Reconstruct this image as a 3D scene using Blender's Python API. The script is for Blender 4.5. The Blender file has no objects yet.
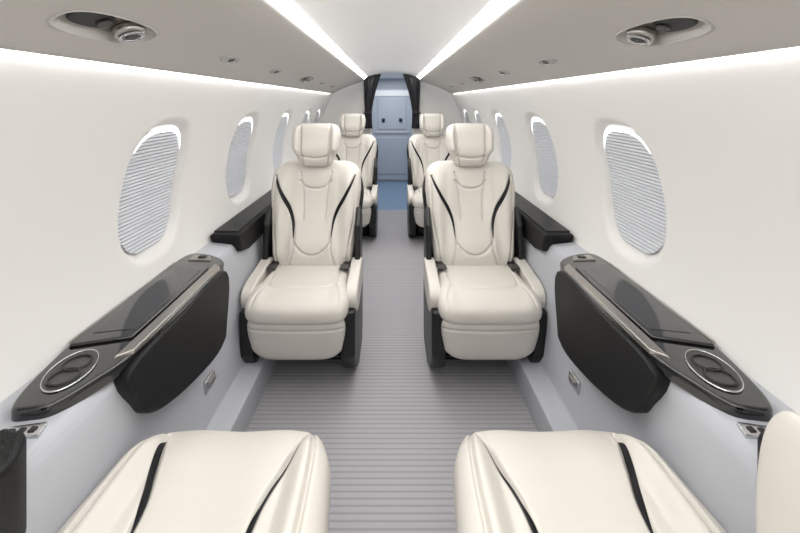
import bpy, math
import numpy as np
from mathutils import Vector
sc=bpy.context.scene
sc.view_settings.view_transform='Standard'
sc.view_settings.exposure=0.03

# ---------------------------------------------------------------- materials
def lin(c):
    return tuple(((v/255)/12.92 if v/255<=0.04045 else ((v/255+0.055)/1.055)**2.4) for v in c)+(1,)
def mat(name,rgb,rough=0.5,metal=0.0,bump=0,bscale=200,coat=0,emis=None,es=0,spec=0.5,var=0):
    m=bpy.data.materials.new(name); m.use_nodes=True
    nt=m.node_tree; b=nt.nodes['Principled BSDF']
    b.inputs['Base Color'].default_value=lin(rgb)
    b.inputs['Roughness'].default_value=rough
    b.inputs['Metallic'].default_value=metal
    b.inputs['Specular IOR Level'].default_value=spec
    b.inputs['Coat Weight'].default_value=coat
    if emis:
        b.inputs['Emission Color'].default_value=lin(emis); b.inputs['Emission Strength'].default_value=es
    tc=nt.nodes.new('ShaderNodeTexCoord')
    if bump:
        n=nt.nodes.new('ShaderNodeTexNoise'); n.inputs['Scale'].default_value=bscale; n.inputs['Detail'].default_value=3
        nt.links.new(tc.outputs['Object'],n.inputs['Vector'])
        bp=nt.nodes.new('ShaderNodeBump'); bp.inputs['Strength'].default_value=bump; bp.inputs['Distance'].default_value=0.002
        nt.links.new(n.outputs['Fac'],bp.inputs['Height']); nt.links.new(bp.outputs['Normal'],b.inputs['Normal'])
    if var:
        n2=nt.nodes.new('ShaderNodeTexNoise'); n2.inputs['Scale'].default_value=6
        nt.links.new(tc.outputs['Object'],n2.inputs['Vector'])
        cr=nt.nodes.new('ShaderNodeValToRGB')
        c=lin(rgb)
        cr.color_ramp.elements[0].position=.3; cr.color_ramp.elements[1].position=.7
        cr.color_ramp.elements[0].color=tuple(v*(1-var) for v in c[:3])+(1,)
        cr.color_ramp.elements[1].color=tuple(min(1,v*(1+var)) for v in c[:3])+(1,)
        nt.links.new(n2.outputs['Fac'],cr.inputs['Fac']); nt.links.new(cr.outputs['Color'],b.inputs['Base Color'])
    return m
M_leather=mat('cream_leather',(208,203,195),.42,bump=.25,bscale=350,var=.02,spec=.45)
M_black=mat('black_gloss',(13,13,14),.10,coat=.8)
M_blackm=mat('black_satin',(20,20,21),.42)
M_bleather=mat('black_leather',(15,15,16),.5,bump=.5,bscale=260,spec=.3)
M_stroke=mat('black_accent',(20,20,24),.5,spec=.3)
M_wall=mat('wall_cream',(224,222,219),.55,bump=.05,bscale=120,spec=.3)
M_over=mat('overhead_taupe',(193,189,184),.5,spec=.3)
M_ceil=mat('ceiling_white',(240,240,239),.5,spec=.3)
M_side=mat('side_grey',(182,184,190),.7,bump=.4,bscale=500)
M_chrome=mat('chrome',(205,205,207),.18,metal=1)
M_bronze=mat('bronze_trim',(172,168,163),.30,metal=.9)
M_dark=mat('dark_recess',(62,60,58),.4)
M_lid=mat('lid_gloss',(46,46,48),.14,coat=.6)
M_led=mat('led_white',(255,255,255),.5,emis=(255,254,252),es=18)
M_cove=mat('led_cove',(255,255,255),.5,emis=(255,255,254),es=12)
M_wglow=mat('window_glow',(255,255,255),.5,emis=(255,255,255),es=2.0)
M_shade=mat('pleated_shade',(200,202,207),.7)
M_blue=mat('galley_panel',(174,180,190),.4)
M_bluefloor=mat('galley_floor',(120,145,172),.25)

def carpet():
    m=mat('ribbed_carpet',(160,158,162),.9,spec=.15); nt=m.node_tree; b=nt.nodes['Principled BSDF']
    g=nt.nodes.new('ShaderNodeNewGeometry'); sp=nt.nodes.new('ShaderNodeSeparateXYZ')
    nt.links.new(g.outputs['Position'],sp.inputs['Vector'])
    mu=nt.nodes.new('ShaderNodeMath'); mu.operation='MULTIPLY'; mu.inputs[1].default_value=2*math.pi/0.0235
    nt.links.new(sp.outputs['Y'],mu.inputs[0])
    si=nt.nodes.new('ShaderNodeMath'); si.operation='SINE'; nt.links.new(mu.outputs[0],si.inputs[0])
    mr=nt.nodes.new('ShaderNodeMapRange'); mr.inputs['From Min'].default_value=-1; mr.inputs['From Max'].default_value=1
    nt.links.new(si.outputs[0],mr.inputs['Value'])
    cr=nt.nodes.new('ShaderNodeValToRGB'); cr.color_ramp.elements[0].color=lin((156,154,158)); cr.color_ramp.elements[0].position=.02
    cr.color_ramp.elements[1].color=lin((177,175,179)); cr.color_ramp.elements[1].position=.4
    nt.links.new(mr.outputs[0],cr.inputs['Fac'])
    no=nt.nodes.new('ShaderNodeTexNoise'); no.inputs['Scale'].default_value=260
    nt.links.new(g.outputs['Position'],no.inputs['Vector'])
    mx=nt.nodes.new('ShaderNodeMix'); mx.data_type='RGBA'; mx.blend_type='MULTIPLY'; mx.inputs['Factor'].default_value=.2
    nt.links.new(cr.outputs['Color'],mx.inputs['A']); nt.links.new(no.outputs['Fac'],mx.inputs['B'])
    nt.links.new(mx.outputs['Result'],b.inputs['Base Color'])
    bp=nt.nodes.new('ShaderNodeBump'); bp.inputs['Strength'].default_value=.22; bp.inputs['Distance'].default_value=.002
    nt.links.new(mr.outputs[0],bp.inputs['Height']); nt.links.new(bp.outputs['Normal'],b.inputs['Normal'])
    return m
M_carpet=carpet()

# ---------------------------------------------------------------- helpers
def obj(name,verts,faces,m,parent=None,smooth=True,bevel=0,seg=3,loc=None):
    me=bpy.data.meshes.new(name); me.from_pydata([tuple(map(float,v)) for v in verts],[],[tuple(map(int,f)) for f in faces]); me.update()
    import bmesh
    bm=bmesh.new(); bm.from_mesh(me); bmesh.ops.recalc_face_normals(bm,faces=bm.faces); bm.to_mesh(me); bm.free()
    if m: me.materials.append(m)
    for p in me.polygons: p.use_smooth=smooth
    o=bpy.data.objects.new(name,me); sc.collection.objects.link(o)
    if parent: o.parent=parent
    if loc: o.location=loc
    if bevel:
        b=o.modifiers.new('bevel','BEVEL'); b.width=bevel; b.segments=seg; b.limit_method='ANGLE'; b.angle_limit=.5
        o.modifiers.new('wn','WEIGHTED_NORMAL').keep_sharp=False
    return o
def empty(name,loc=(0,0,0),rz=0):
    e=bpy.data.objects.new(name,None); e.location=loc; e.rotation_euler=(0,0,rz); e.empty_display_size=.1
    sc.collection.objects.link(e); return e
def box(name,c,s,m,parent=None,bevel=.01,seg=3):
    x,y,z=[v/2 for v in s]
    V=[(c[0]+i*x,c[1]+j*y,c[2]+k*z) for i in(-1,1) for j in(-1,1) for k in(-1,1)]
    F=[(0,1,3,2),(4,6,7,5),(0,4,5,1),(2,3,7,6),(0,2,6,4),(1,5,7,3)]
    return obj(name,V,F,m,parent,True if bevel else False,bevel,seg)
def grid(name,P,m,parent=None):
    ni,nj=P.shape[:2]; V=P.reshape(-1,3)
    F=[(i*nj+j,(i+1)*nj+j,(i+1)*nj+j+1,i*nj+j+1) for i in range(ni-1) for j in range(nj-1)]
    return obj(name,V,F,m,parent)
def prism(name,poly,fn,d0,d1,m,parent=None,bevel=.008,seg=3):
    n=len(poly); V=[fn(a,b,d0) for a,b in poly]+[fn(a,b,d1) for a,b in poly]
    F=[tuple(range(n)),tuple(range(2*n-1,n-1,-1))]+[(i,(i+1)%n,n+(i+1)%n,n+i) for i in range(n)]
    return obj(name,V,F,m,parent,bool(bevel),bevel,seg)
def smooth_poly(pts,n=8,closed=False):
    P=np.array(pts,float); out=[]; N=len(P)
    rng=range(N if closed else N-1)
    for i in rng:
        if closed: p0,p1,p2,p3=P[(i-1)%N],P[i],P[(i+1)%N],P[(i+2)%N]
        else: p0,p1,p2,p3=P[max(i-1,0)],P[i],P[i+1],P[min(i+2,N-1)]
        for k in range(n):
            t=k/n; out.append(.5*((2*p1)+(-p0+p2)*t+(2*p0-5*p1+4*p2-p3)*t*t+(-p0+3*p1-3*p2+p3)*t**3))
    if not closed: out.append(P[-1])
    return np.array(out)
def segdist(x,y,poly):
    d=np.full(x.shape,9.)
    for a,b in zip(poly[:-1],poly[1:]):
        ab=b-a; L=max((ab**2).sum(),1e-9)
        t=np.clip(((x-a[0])*ab[0]+(y-a[1])*ab[1])/L,0,1)
        d=np.minimum(d,np.hypot(x-a[0]-t*ab[0],y-a[1]-t*ab[1]))
    return d
def sstep(a,b,x):
    t=np.clip((x-a)/(b-a),0,1); return t*t*(3-2*t)

class Pad:
    """puffed upholstered pad. v runs 0..L, x half width w(v)."""
    def __init__(s,w,L,Tf,Tb,q=5,p=5,extra=None,seams=(),gd=.006,gs=.0042):
        s.w=w;s.L=L;s.Tf=Tf;s.Tb=Tb;s.q=q;s.p=p;s.extra=extra;s.gd=gd;s.gs=gs
        s.seams=[smooth_poly(a) for a in seams]
    def half(s,v):
        t=np.clip(np.abs(2*v/s.L-1),0,1); return s.w(v)*(1-t**s.q)**(1/s.q)
    def front(s,x,v):
        t=np.clip(np.abs(2*v/s.L-1),0,1); h=np.maximum(s.half(v),1e-5); u=np.clip(np.abs(x)/h,0,1)
        e=((1-u**s.p)**(1/2.4))*((1-t**s.q)**(1/2.4))
        d=s.Tf*e
        if s.extra is not None: d=d+s.extra(x,v)*e
        for sm in s.seams: d=d-s.gd*np.exp(-(segdist(x,v,sm)/s.gs)**2)*np.clip(e*1.5,0,1)
        return d
    def mesh(s,name,mp,m,parent,nu=90,nv=90):
        def dist(n):
            k=np.linspace(-1,1,n); return .55*k+.45*np.sin(np.pi/2*k)
        U=dist(nu); V=(dist(nv)+1)/2*s.L
        UU,VV=np.meshgrid(U,V,indexing='ij'); X=UU*s.half(VV)
        D=s.front(X,VV)
        t=np.abs(2*VV/s.L-1); e=((1-np.abs(UU)**s.p)**(1/2.4))*((1-np.clip(t,0,1)**s.q)**(1/2.4))
        fx=mp(X,VV,D); bx=mp(X,VV,-s.Tb*e)
        A=np.stack(np.broadcast_arrays(*fx),-1).reshape(-1,3); B=np.stack(np.broadcast_arrays(*bx),-1).reshape(-1,3)
        n=nu*nv; F=[]
        edge=np.zeros((nu,nv),bool); edge[0,:]=edge[-1,:]=edge[:,0]=edge[:,-1]=True
        idx=np.arange(n).reshape(nu,nv); bidx=np.where(edge,idx,idx+n)
        for i in range(nu-1):
            for j in range(nv-1):
                F.append((idx[i,j],idx[i+1,j],idx[i+1,j+1],idx[i,j+1]))
                F.append((bidx[i,j],bidx[i,j+1],bidx[i+1,j+1],bidx[i+1,j]))
        return obj(name,np.vstack([A,B]),F,m,parent)
    def stroke(s,name,pts,wid,mp,m,parent,off=.002):
        c=smooth_poly(pts,10); n=len(c); P=[]
        for i in range(n):
            tg=c[min(i+1,n-1)]-c[max(i-1,0)]; tg/=np.linalg.norm(tg)+1e-9; nr=np.array([-tg[1],tg[0]])
            w=wid*math.sin(math.pi*min(1,max(0,i/(n-1))))**.8+.0005
            row=[]
            for k in np.linspace(-1,1,5):
                q=c[i]+nr*w*k
                d=float(s.front(np.array([q[0]]),np.array([q[1]]))[0])+off+.001*(1-k*k)
                row.append([float(np.ravel(a)[0]) for a in mp(np.array([q[0]]),np.array([q[1]]),np.array([d]))])
            P.append(row)
        return grid(name,np.array(P),m,parent)

# ---------------------------------------------------------------- seat
def build_seat(loc,rz):
    S=empty('passenger_seat',loc,rz)
    Z0=.41; L=.575
    def bw(v): return np.interp(v,[0,.1,.25,.42,.52,.575],[.205,.215,.228,.246,.243,.222])
    def bex(x,v):
        ax=np.abs(x)
        b=.034*sstep(.12,.19,ax)*sstep(.02,.12,v)*(1-sstep(.44,.55,v)*.6)
        lum=.022*np.exp(-((v-.13)/.1)**2)*(1-sstep(.1,.16,ax))
        hol=-.014*np.exp(-((v-.36)/.12)**2)*(1-sstep(.05,.12,ax))
        return b+lum+hol
    sm=[]
    for sg in(-1,1):
        sm.append([(sg*.213,.50),(sg*.175,.42),(sg*.128,.33),(sg*.10,.25),(sg*.095,.15),(sg*.118,.05),(sg*.14,.0)])
        sm.append([(sg*.085,.52),(sg*.072,.46),(sg*.062,.38),(sg*.058,.27)])
        sm.append([(sg*.215,.50),(sg*.215,.3),(sg*.19,.14),(sg*.172,.02)])
    sm.append([(-.085,.475),(-.05,.44),(0,.43),(.05,.44),(.085,.475)])
    sm.append([(-.094,.16),(-.05,.115),(0,.10),(.05,.115),(.094,.16)])
    B=Pad(bw,L,.055,.045,q=8,p=7,extra=bex,seams=sm,gd=.011,gs=.0045)
    def bm(x,v,d): return (x,.155+.27*v-d,Z0+v*.97)
    B.mesh('backrest',bm,M_leather,S,130,130)
    for sg in(-1,1):
        B.stroke('accent_stroke',[(sg*.216,.505),(sg*.198,.46),(sg*.162,.39),(sg*.127,.325),(sg*.106,.26),(sg*.098,.18)],.0082,bm,M_stroke,S)
    SH=Pad(lambda v:bw(v)+np.interp(v,[0,.1,.4,.5,.57],[.02,.02,.016,.006,-.02]),L*.985,.03,.05,q=6,p=6)
    SH.mesh('back_shell',lambda x,v,d:(x,.185+.27*v-d,Z0-.01+v*.97),M_blackm,S,30,30)
    def hw(v): return np.interp(v,[0,.05,.10,.16,.25],[.092,.104,.126,.133,.128])
    H=Pad(hw,.235,.045,.055,q=5,p=6,extra=lambda x,v:.034*sstep(.078,.105,np.abs(x))*sstep(.05,.1,v)+.012*np.exp(-((v-.1)/.05)**2),
          seams=[[(-.082,.235),(-.078,.15),(-.074,.08),(-.060,.0)],[(.082,.235),(.078,.15),(.074,.08),(.060,.0)],[(-.075,.062),(0,.050),(.075,.062)]],gd=.012,gs=.0045)
    H.mesh('headrest',lambda x,v,d:(x,.250+.12*v-d,.945+v),M_leather,S,90,80)
    def cw(v): return np.interp(v,[0,.22,.30,.44],[.198,.208,.224,.238])
    C=Pad(cw,.44,.055,.06,q=6,p=6,extra=lambda x,v:.012*sstep(.13,.18,np.abs(x)),
       seams=[[(-.155,0),(-.158,.15),(-.15,.28),(-.10,.315),(0,.325),(.10,.315),(.15,.28),(.158,.15),(.155,0)],
              [(-.15,.28),(-.18,.36),(-.195,.43)],[(.15,.28),(.18,.36),(.195,.43)]],gd=.010)
    C.mesh('seat_cushion',lambda x,v,d:(x,.18-v,.405+d-.02*sstep(.3,.44,v)),M_leather,S,100,100)
    G=Pad(lambda v:np.interp(v,[0,.05,.12,.22],[.165,.20,.212,.218]),.215,.04,.04,q=6,p=6,extra=None,
       seams=[[(-.22,.165),(0,.158),(.22,.165)]],gd=.006)
    G.mesh('leg_rest',lambda x,v,d:(x,-.215-d+.05*(1-v/.215),.158+v),M_leather,S,60,60)
    for sg in(-1,1):
        V=smooth_poly([(-.165,.40),(-.155,.445),(-.10,.468),(.0,.477),(.14,.487),(.17,.45),(.165,.36),(.0,.335),(-.13,.345)],4,True)
        prism('arm_rest',[tuple(a) for a in V],lambda a,b,d:(d,a,b),sg*.207,sg*.262,M_leather,S,.014,4)
        prism('side_shroud',[(-.20,.38),(-.195,.18),(-.13,.09),(-.02,.035),(.03,.0),(.24,.0),(.27,.10),(.27,.36),(.0,.37)],lambda a,b,d:(d,a,b),sg*.19,sg*.255,M_blackm,S,.012)
        prism('back_hinge_cover',[(.10,.40),(.12,.66),(.19,.74),(.30,.68),(.26,.36)],lambda a,b,d:(d,a,b),sg*.225,sg*.252,M_blackm,S,.008)
        box('seat_belt_strap',(sg*.185,.10,.468),(.04,.085,.006),M_blackm,S,.002)
        box('belt_buckle',(sg*.18,.045,.476),(.045,.045,.014),M_dark,S,.005)
    box('pedestal',(0,.19,.17),(.36,.22,.34),M_blackm,S,.03)
    box('seat_pan',(0,.03,.33),(.38,.34,.06),M_blackm,S,.02)
    box('floor_track_mount',(0,.19,.012),(.42,.26,.024),M_black,S,.01)
    return S
def clone(S,loc,rz):
    e=empty('passenger_seat',loc,rz)
    for c in S.children:
        o=bpy.data.objects.new(c.name.split('.')[0],c.data); sc.collection.objects.link(o); o.parent=e
        for md in c.modifiers:
            n=o.modifiers.new(md.name,md.type)
            if md.type=='BEVEL': n.width=md.width;n.segments=md.segments;n.limit_method='ANGLE';n.angle_limit=.5
    return e
SX=.417
S0=build_seat((-SX,1.95,0),0)
clone(S0,(SX+.012,1.95,0),0)
clone(S0,(-.40,3.80,0),0); clone(S0,(.41,3.80,0),0)

# reclined (flat) seats nearest the camera; front edge faces +Y  (local -y is front)
def build_flat(loc,rz):
    S=empty('reclined_passenger_seat',loc,rz)
    def w(v): return np.interp(v,[0,.3,.46,.60],[.270,.268,.252,.208])
    def ex(x,v):
        ax=np.abs(x); return .036*sstep(.15,.20,ax)*(1-.7*sstep(.48,.6,v))-.010*np.exp(-(x/.08)**2)
    sm=[]
    for sg in(-1,1):
        sm.append([(sg*.176,.545),(sg*.166,.50),(sg*.142,.42),(sg*.12,.34),(sg*.11,.2),(sg*.11,0)])
        sm.append([(sg*.184,.575),(sg*.203,.5),(sg*.212,.4),(sg*.215,.2),(sg*.215,0)])
    P=Pad(w,.60,.05,.07,q=8,p=6,extra=ex,seams=sm,gd=.015,gs=.0055)
    mp=lambda x,v,d:(x,.34-v,.415+d-.02*sstep(.45,.6,v))
    P.mesh('seat_cushion',mp,M_leather,S,170,160)
    for sg in(-1,1):
        P.stroke('accent_stroke',[(sg*.171,.522),(sg*.165,.485),(sg*.150,.43),(sg*.131,.375),(sg*.115,.31),(sg*.110,.24)],.0058,mp,M_stroke,S)
    Bk=Pad(lambda v:np.interp(v,[0,.5,.6],[.245,.24,.2]),.60,.045,.05,q=6,p=6,extra=ex,seams=sm,gd=.007)
    Bk.mesh('backrest_reclined',lambda x,v,d:(x,.345+v,.42+d+.05*v),M_leather,S,60,60)
    Hd=Pad(lambda v:.13+0*v,.22,.04,.04,q=4,p=5); Hd.mesh('headrest',lambda x,v,d:(x,.95+v,.47+d),M_leather,S,30,30)
    G=Pad(lambda v:np.interp(v,[0,.06,.22],[.165,.195,.215]),.215,.035,.04,q=5,p=6)
    G.mesh('leg_rest',lambda x,v,d:(x,-.19-d+.05*(1-v/.215),.15+v),M_leather,S,40,40)
    box('pedestal',(0,.16,.17),(.36,.32,.34),M_blackm,S,.03)
    box('floor_track_mount',(0,.16,.012),(.42,.38,.024),M_black,S,.01)
    return S
F1=build_flat((-.395,.82,0),math.pi)
F2=build_flat((.395,.82,0),math.pi)
# raised window-side bolster on the right reclined seat
W=Pad(lambda v:.09+0*v,.43,.022,.022,q=2.8,p=3.0)
W.mesh('raised_side_bolster',lambda x,v,d:(-.180-d,.276+x*.9,.43+v),M_leather,F2,40,50)

# ---------------------------------------------------------------- shell
Y0,Y1=-1.3,4.85
zp=np.array([.64,.72,.80,.9,1.0,1.1,1.2,1.3,1.4]); xp=np.array([.822,.848,.865,.87,.86,.838,.806,.766,.72])
cf=np.polyfit(zp,xp,4)
def WX(z): return np.polyval(cf,z)
WY=[-.18,.635,1.455,2.28,3.10,3.90,4.5]; WZ=.985; WA=.160; WB=.217; WN=2.9
def wr(y,z,yc): return ((np.abs(y-yc)/WA)**WN+(np.abs(z-WZ)/WB)**WN)**(1/WN)
def wdisp(y,z):
    d=0
    for yc in WY: d=d+.034*(1-sstep(1.0,1.18,wr(y,z,yc)))
    return d
for sg,nm in((-1,'left'),(1,'right')):
    ys=np.linspace(Y0,Y1,520); zs=np.linspace(.645,1.405,76)
    YY,ZZ=np.meshgrid(ys,zs,indexing='ij')
    XX=WX(ZZ)+wdisp(YY,ZZ)
    grid('wall_'+nm,np.stack([sg*XX,YY,ZZ],-1),M_wall)
    for yc in WY:
        wn=empty('window_%d'%(WY.index(yc)+1+(0 if sg<0 else len(WY))),(0,0,0))
        per=.0125; nrow=int(2*WB/per*4)
        rows=[]
        for k in range(nrow+1):
            z=-WB*.995+2*WB*.995*k/nrow
            a=WA*1.02*(max(0,1-abs(z/WB)**WN))**(1/WN)
            ph=(k%4); off=[0,.5,1,.5][ph]*.006
            rows.append([[sg*(float(WX(WZ+z))+.026-off),yc+a*u,WZ+z] for u in np.linspace(-1,1,13)])
        o=grid('pleated_shade',np.array(rows),M_shade,wn)
        for p in o.data.polygons: p.use_smooth=False
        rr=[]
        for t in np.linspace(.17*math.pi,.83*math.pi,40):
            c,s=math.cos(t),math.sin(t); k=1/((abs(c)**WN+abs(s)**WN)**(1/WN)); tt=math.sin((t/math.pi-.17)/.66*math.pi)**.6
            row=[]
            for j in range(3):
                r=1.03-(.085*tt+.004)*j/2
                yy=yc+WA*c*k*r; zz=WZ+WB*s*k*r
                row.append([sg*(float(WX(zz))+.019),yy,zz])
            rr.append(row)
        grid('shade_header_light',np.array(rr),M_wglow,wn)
    # lower side panel with stepped kick rail; widens into a ledge beside the near seats
    raw=[(.575,-.005),(.576,.05),(.577,.118),(.581,.126),(.590,.129),(.64,.132),(.655,.136),(.660,.146),(.675,.27),(.694,.44),(.712,.595),(.718,.625),(.726,.641),(.742,.651),(.83,.662)]
    pr=smooth_poly(raw,3)
    yy=np.linspace(Y0,Y1,130)
    rows=[]
    for y in yy:
        k=float(1-sstep(.95,1.40,np.array(y)))
        row=[]
        for p in pr:
            g=float(sstep(.14,.60,np.array(p[1])))*(1-float(sstep(.745,.82,np.array(p[0]))))
            row.append([sg*(p[0]-.060*k*g),y,p[1]+.006*k*g*(p[1]>.6)])
        rows.append(row)
    grid('wall_lower_'+nm,np.array(rows),M_side)
    op=smooth_poly([(.728,1.412),(.715,1.398),(.695,1.396),(.66,1.412),(.58,1.452),(.48,1.492),(.38,1.528),(.335,1.546),(.322,1.556),(.325,1.572),(.345,1.60)],8)
    seg=np.r_[0,np.cumsum(np.hypot(*np.diff(op,axis=0).T))]
    ss=np.linspace(0,seg[-1],110); ox=np.interp(ss,seg,op[:,0]); oz=np.interp(ss,seg,op[:,1])
    dx=np.gradient(ox,ss); dz=np.gradient(oz,ss)
    nx,nz=dz.copy(),-dx.copy()
    fl=np.where(nz<0,-1,1); nx=nx*fl; nz=nz*fl
    ys=np.linspace(Y0,4.7,560)
    Gs=[(.83 if sg<0 else .88),2.72,-.6]
    sc0=ss[np.argmin(np.abs(ox-.585)+np.abs(oz-1.45)*.2)]
    SS,YY=np.meshgrid(ss,ys,indexing='xy')
    D=np.zeros_like(YY)
    for gy in Gs:
        r=((np.abs(YY-gy)/.135)**2.6+(np.abs(SS-sc0)/.046)**2.6)**(1/2.6)
        D+=.022*(1-sstep(.80,1.0,r))
    X=ox[None,:]+D*nx[None,:]; Z=oz[None,:]+D*nz[None,:]
    grid('ceiling_overhead_'+nm,np.stack([sg*X,YY,Z],-1),M_over)
    k0=np.argmin(np.abs(ss-sc0)); tx,tz=dx[k0],dz[k0]; ux,uz=nx[k0],nz[k0]
    def OP(a,b,c,gy):
        return (sg*(ox[k0]+b*tx-c*ux),gy+a,oz[k0]+b*tz-c*uz)
    def oval(name,gy,ra,rb,c0,c1,m,par,n=2.6,ac=0,bc=0,bev=.002):
        poly=[]
        for t in np.linspace(0,2*math.pi,40,endpoint=False):
            c,s=math.cos(t),math.sin(t); poly.append((ac+ra*math.copysign(abs(c)**(2/n),c),bc+rb*math.copysign(abs(s)**(2/n),s)))
        return prism(name,poly,lambda a,b,d:OP(a,b,d,gy),c0,c1,m,par,bev,2)
    def ring(name,gy,ra,rb,th,c,m,par,n=2.6,ac=0,bc=0):
        P=[]
        for t in np.linspace(0,2*math.pi,49):
            cc,s=math.cos(t),math.sin(t); row=[]
            for q in np.linspace(0,2*math.pi,9):
                k=th*math.cos(q); a=ac+(ra+k)*math.copysign(abs(cc)**(2/n),cc); b=bc+(rb+k)*math.copysign(abs(s)**(2/n),s)
                row.append(OP(a,b,c+th*.7*math.sin(q),gy))
            P.append(row)
        return grid(name,np.array(P),m,par)
    for gy in Gs:
        e=empty('air_gasper_unit')
        oval('recess_liner',gy,.108,.034,-.021,-.0175,M_bronze,e)
        ring('bezel',gy,.134,.045,.0024,.0005,M_over,e)
        oval('gasper_body',gy,.036,.031,-.018,.004,M_bronze,e,2,.062,0,.008)
        ring('gasper_ring',gy,.024,.021,.005,.007,M_chrome,e,2,.062)
        oval('gasper_nozzle',gy,.014,.013,.002,.009,M_dark,e,2,.062,0,.003)
        oval('reading_lamp_housing',gy,.056,.026,-.018,-.012,M_blackm,e,2.4,-.040,-.002,.003)
        oval('reading_lens',gy,.016,.014,-.013,-.008,M_dark,e,2,-.012,0,.003)
    for gy in ([1.43,2.0,3.3,3.9] if sg<0 else [1.50,2.08,3.3,3.9]):
        e=empty('recessed_reading_light')
        ring('bezel',gy,.070,.020,.003,.001,M_chrome,e)
        oval('lens',gy,.067,.018,-.004,.001,M_bronze,e)
        oval('lamp',gy,.016,.012,-.002,.004,M_dark,e,2,.02)
    yy=np.linspace(Y0,4.68,3)
    grid('led_ceiling_strip',np.array([[[sg*.328,y,1.566],[sg*.294,y,1.591]] for y in yy]),M_led)
    grid('led_cove_strip',np.array([[[sg*.702,y,1.3953],[sg*.730,y,1.3975]] for y in yy]),M_cove)
cp=smooth_poly([(-.36,1.575),(-.30,1.592),(-.2,1.622),(0,1.645),(.2,1.622),(.30,1.592),(.36,1.575)],6)
grid('ceiling',np.array([[[p[0],y,p[1]] for p in cp] for y in np.linspace(Y0,4.85,20)]),M_ceil)
grid('floor',np.array([[[x,y,0] for x in np.linspace(-.62,.62,5)] for y in np.linspace(Y0,4.8,5)]),M_carpet)
box('wall_rear',(0,Y0-.02,.85),(1.9,.04,1.9),M_wall,None,0)

# ---------------------------------------------------------------- side consoles
def console(sg):
    e=empty('side_console')
    fz=lambda a,b,d:(sg*a,b,d)
    top=smooth_poly([(.635,.985),(.662,.885),(.690,.822),(.730,.803),(.772,.81),(.803,.90),(.832,1.1),(.836,1.35),(.83,1.60),(.76,1.625),(.66,1.56),(.633,1.46),(.63,1.2)],5,True)
    prism('console_top',[tuple(p) for p in top],fz,.648,.684,M_black,e,.008)
    face=smooth_poly([(.955,.655),(1.0,.535),(1.06,.48),(1.2,.435),(1.38,.405),(1.47,.415),(1.50,.46),(1.515,.66),(1.2,.668)],5,True)
    prism('console_leather_face',[tuple(p) for p in face],lambda a,b,d:(sg*(d-.008*(max(0,.66-b)/.25)),a,b),.622,.668,M_bleather,e,.01)
    lid=[(.674,1.04),(.81,1.00),(.822,1.30),(.812,1.52),(.672,1.47)]
    prism('table_lid',lid,fz,.682,.692,M_black,e,.006)
    prism('lid_inlay',[(.690,1.07),(.785,1.05),(.795,1.30),(.788,1.48),(.688,1.44)],fz,.691,.6935,M_lid,e,.001)
    prism('metal_trim_strip',[(.634,.985),(.664,.955),(.667,1.51),(.634,1.475)],fz,.678,.691,M_bronze,e,.003)
    prism('outer_trim_line',[(.818,1.02),(.825,1.02),(.829,1.52),(.822,1.52)],fz,.682,.689,M_bronze,e,.001)
    prism('switch_plate',[(.70,1.545),(.79,1.55),(.79,1.60),(.72,1.59)],fz,.682,.689,M_bronze,e,.002)
    box('switch_button',(sg*.745,1.572,.690),(.03,.02,.006),M_blackm,e,.002)
    cx,cy=.736,.918
    def el(r1,r2,t): return (cx+r1*math.cos(t)*.9+.15*r2*math.sin(t),cy+r2*math.sin(t))
    P=[]
    for t in np.linspace(0,2*math.pi,49):
        row=[]
        for q in np.linspace(0,2*math.pi,9):
            x,y=el(.052+.0018*math.cos(q),.072+.0018*math.cos(q),t); row.append((sg*x,y,.686+.0022*math.sin(q)))
        P.append(row)
    grid('cup_holder_ring',np.array(P),M_chrome,e)
    P=[]
    for t in np.linspace(0,2*math.pi,49):
        P.append([(sg*el(.052*k,.072*k,t)[0],el(.052*k,.072*k,t)[1],z) for k,z in((1,.6862),(.93,.6858),(.90,.6852),(.4,.685),(.01,.685))])
    grid('cup_holder_well',np.array(P),M_dark,e)
    for dy,dx2 in((.022,.004),(-.026,-.004)):
        P=[]
        for t in np.linspace(0,2*math.pi,33):
            row=[]
            for q in np.linspace(0,2*math.pi,7):
                r=.028+.003*math.cos(q); row.append((sg*(cx+dx2+r*math.cos(t)),cy+dy+r*math.sin(t),.687+.0025*math.sin(q)))
            P.append(row)
        grid('cup_grip_ring',np.array(P),M_blackm,e)
    c=empty('seat_control_panel')
    prism('plate',[(.676,.765),(.750,.752),(.757,.782),(.685,.797)],fz,.650,.6640,M_chrome,c,.002)
    for i in range(3):
        box('button',(sg*(.697+.019*i),.776-.003*i,.665),(.012,.012,.003),M_blackm,c,.001)
    a=empty('sidewall_armrest')
    prism('armrest_body',[(.612,.55),(.620,.66),(.650,.715),(.705,.725),(.705,-.2),(.612,-.2)],fz,.53,.718,M_bleather,a,.015)
    a=empty('sidewall_armrest')
    pts=[(1.80,.700),(2.80,.70),(2.80,.60),(2.4,.585),(1.95,.585),(1.84,.61)]
    prism('armrest_body',pts,lambda a_,b,d:(sg*d,a_,b),.690,.825,M_bleather,a,.012)
    prism('gloss_top',[(.71,1.84),(.82,1.84),(.82,2.77),(.71,2.77)],fz,.699,.706,M_blackm,a,.003)
    l=empty('panel_latch')
    box('plate',(sg*.672,1.47,.27),(.014,.075,.05),M_chrome,l,.006)
    box('knob',(sg*.662,1.47,.275),(.012,.045,.022),M_bronze,l,.004)
console(-1); console(1)

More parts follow.
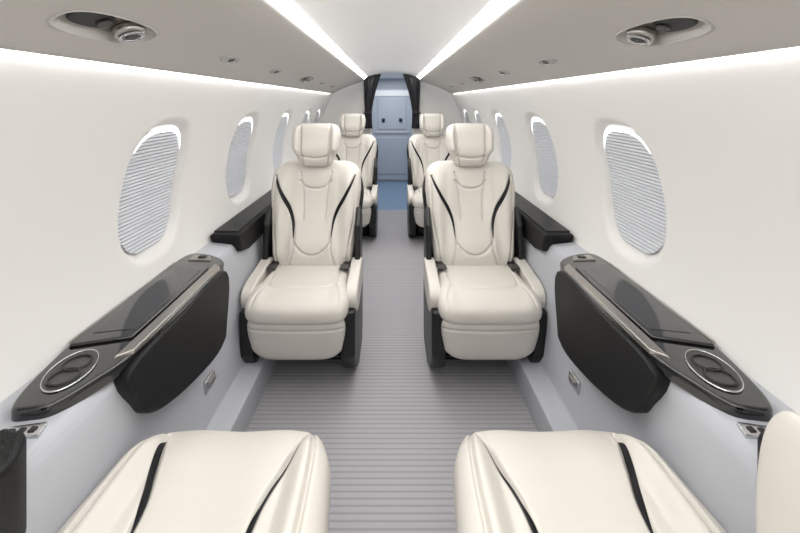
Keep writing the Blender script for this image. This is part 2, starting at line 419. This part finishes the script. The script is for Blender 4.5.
# ---------------------------------------------------------------- forward end
for sg,nm in((-1,'left'),(1,'right')):
    poly=[(.25,0),(.25,1.66),(.35,1.60),(.5,1.55),(.9,1.42),(.9,0)]
    prism('wall_partition_'+nm,poly,lambda a,b,d:(sg*a,d,b),4.86,4.92,M_wall,None,.0)
    e=empty('gathered_curtain')
    rows=[]
    for z in np.linspace(.98,1.64,40):
        t=(z-.98)/.66
        w=.034+.035*abs(t-.30)+.040*t*t; cx=.280-.05*t**1.6+.012*math.sin(t*3)
        row=[]
        for q in np.linspace(0,2*math.pi,61):
            r=1+.10*math.sin(9*q)
            row.append((sg*(cx+w*math.cos(q)*r),4.78+.04*math.sin(q)*r,z))
        rows.append(row)
    grid('fabric',np.array(rows),M_stroke,e)
    box('tie_band',(sg*.292,4.78,1.17),(.085,.10,.025),M_blackm,e,.008)
    box('wall_vestibule_'+nm,(sg*.62,5.75,.85),(.04,1.6,1.9),M_blue,None,0)
box('floor_vestibule',(0,5.66,-.02),(1.3,1.72,.04),M_bluefloor,None,0)
box('ceiling_vestibule',(0,5.74,1.70),(1.3,1.64,.04),M_ceil,None,0)
box('wall_front',(0,6.58,.85),(1.3,.04,1.9),M_blue,None,0)
d=empty('door_1')
box('door_leaf',(0,6.545,.77),(.66,.03,1.5),M_blue,d,.01)
box('upper_panel',(0,6.525,1.10),(.46,.012,.50),M_blue,d,.006)
box('lower_panel',(0,6.525,.42),(.46,.012,.60),M_blue,d,.006)
box('cross_rail',(0,6.52,.80),(.56,.02,.04),M_side,d,.006)
for x in(-.14,.14):
    box('latch',(x,6.51,1.0),(.05,.03,.06),M_blackm,d,.012)
box('header',(0,6.53,1.44),(.60,.03,.10),M_ceil,d,.01)

# ---------------------------------------------------------------- lights
def area(name,loc,rot,sx,sy,power,col=(1,1,1)):
    l=bpy.data.lights.new(name,'AREA'); l.shape='RECTANGLE'; l.size=sx; l.size_y=sy; l.energy=power; l.color=col
    o=bpy.data.objects.new(name,l); o.location=loc; o.rotation_euler=rot; sc.collection.objects.link(o); return o
area('ceiling_fill',(0,2.2,1.60),(0,0,0),.35,4.2,14,(1,.995,.985))  # added fill along the cabin ceiling, supplements the LED strips; no fixture here
area('ceiling_fill',(0,-.5,1.60),(0,0,0),.4,1.2,8,(1,.995,.985))  # unseen soft fill behind the camera, added to even out the seats
area('vestibule_lamp',(0,5.7,1.66),(0,0,0),.5,1.0,11,(.94,.97,1))
w=bpy.data.worlds.new('w'); sc.world=w; w.use_nodes=True
w.node_tree.nodes['Background'].inputs[0].default_value=(.9,.94,1,1); w.node_tree.nodes['Background'].inputs[1].default_value=.4

cam=bpy.data.cameras.new('camera'); co=bpy.data.objects.new('camera',cam); sc.collection.objects.link(co)
cam.sensor_width=36; cam.lens=18; cam.clip_start=.02
cam.shift_x=.01; cam.shift_y=-.206
co.location=(0,0,1.30); co.rotation_euler=(math.radians(90),0,0)
sc.camera=co
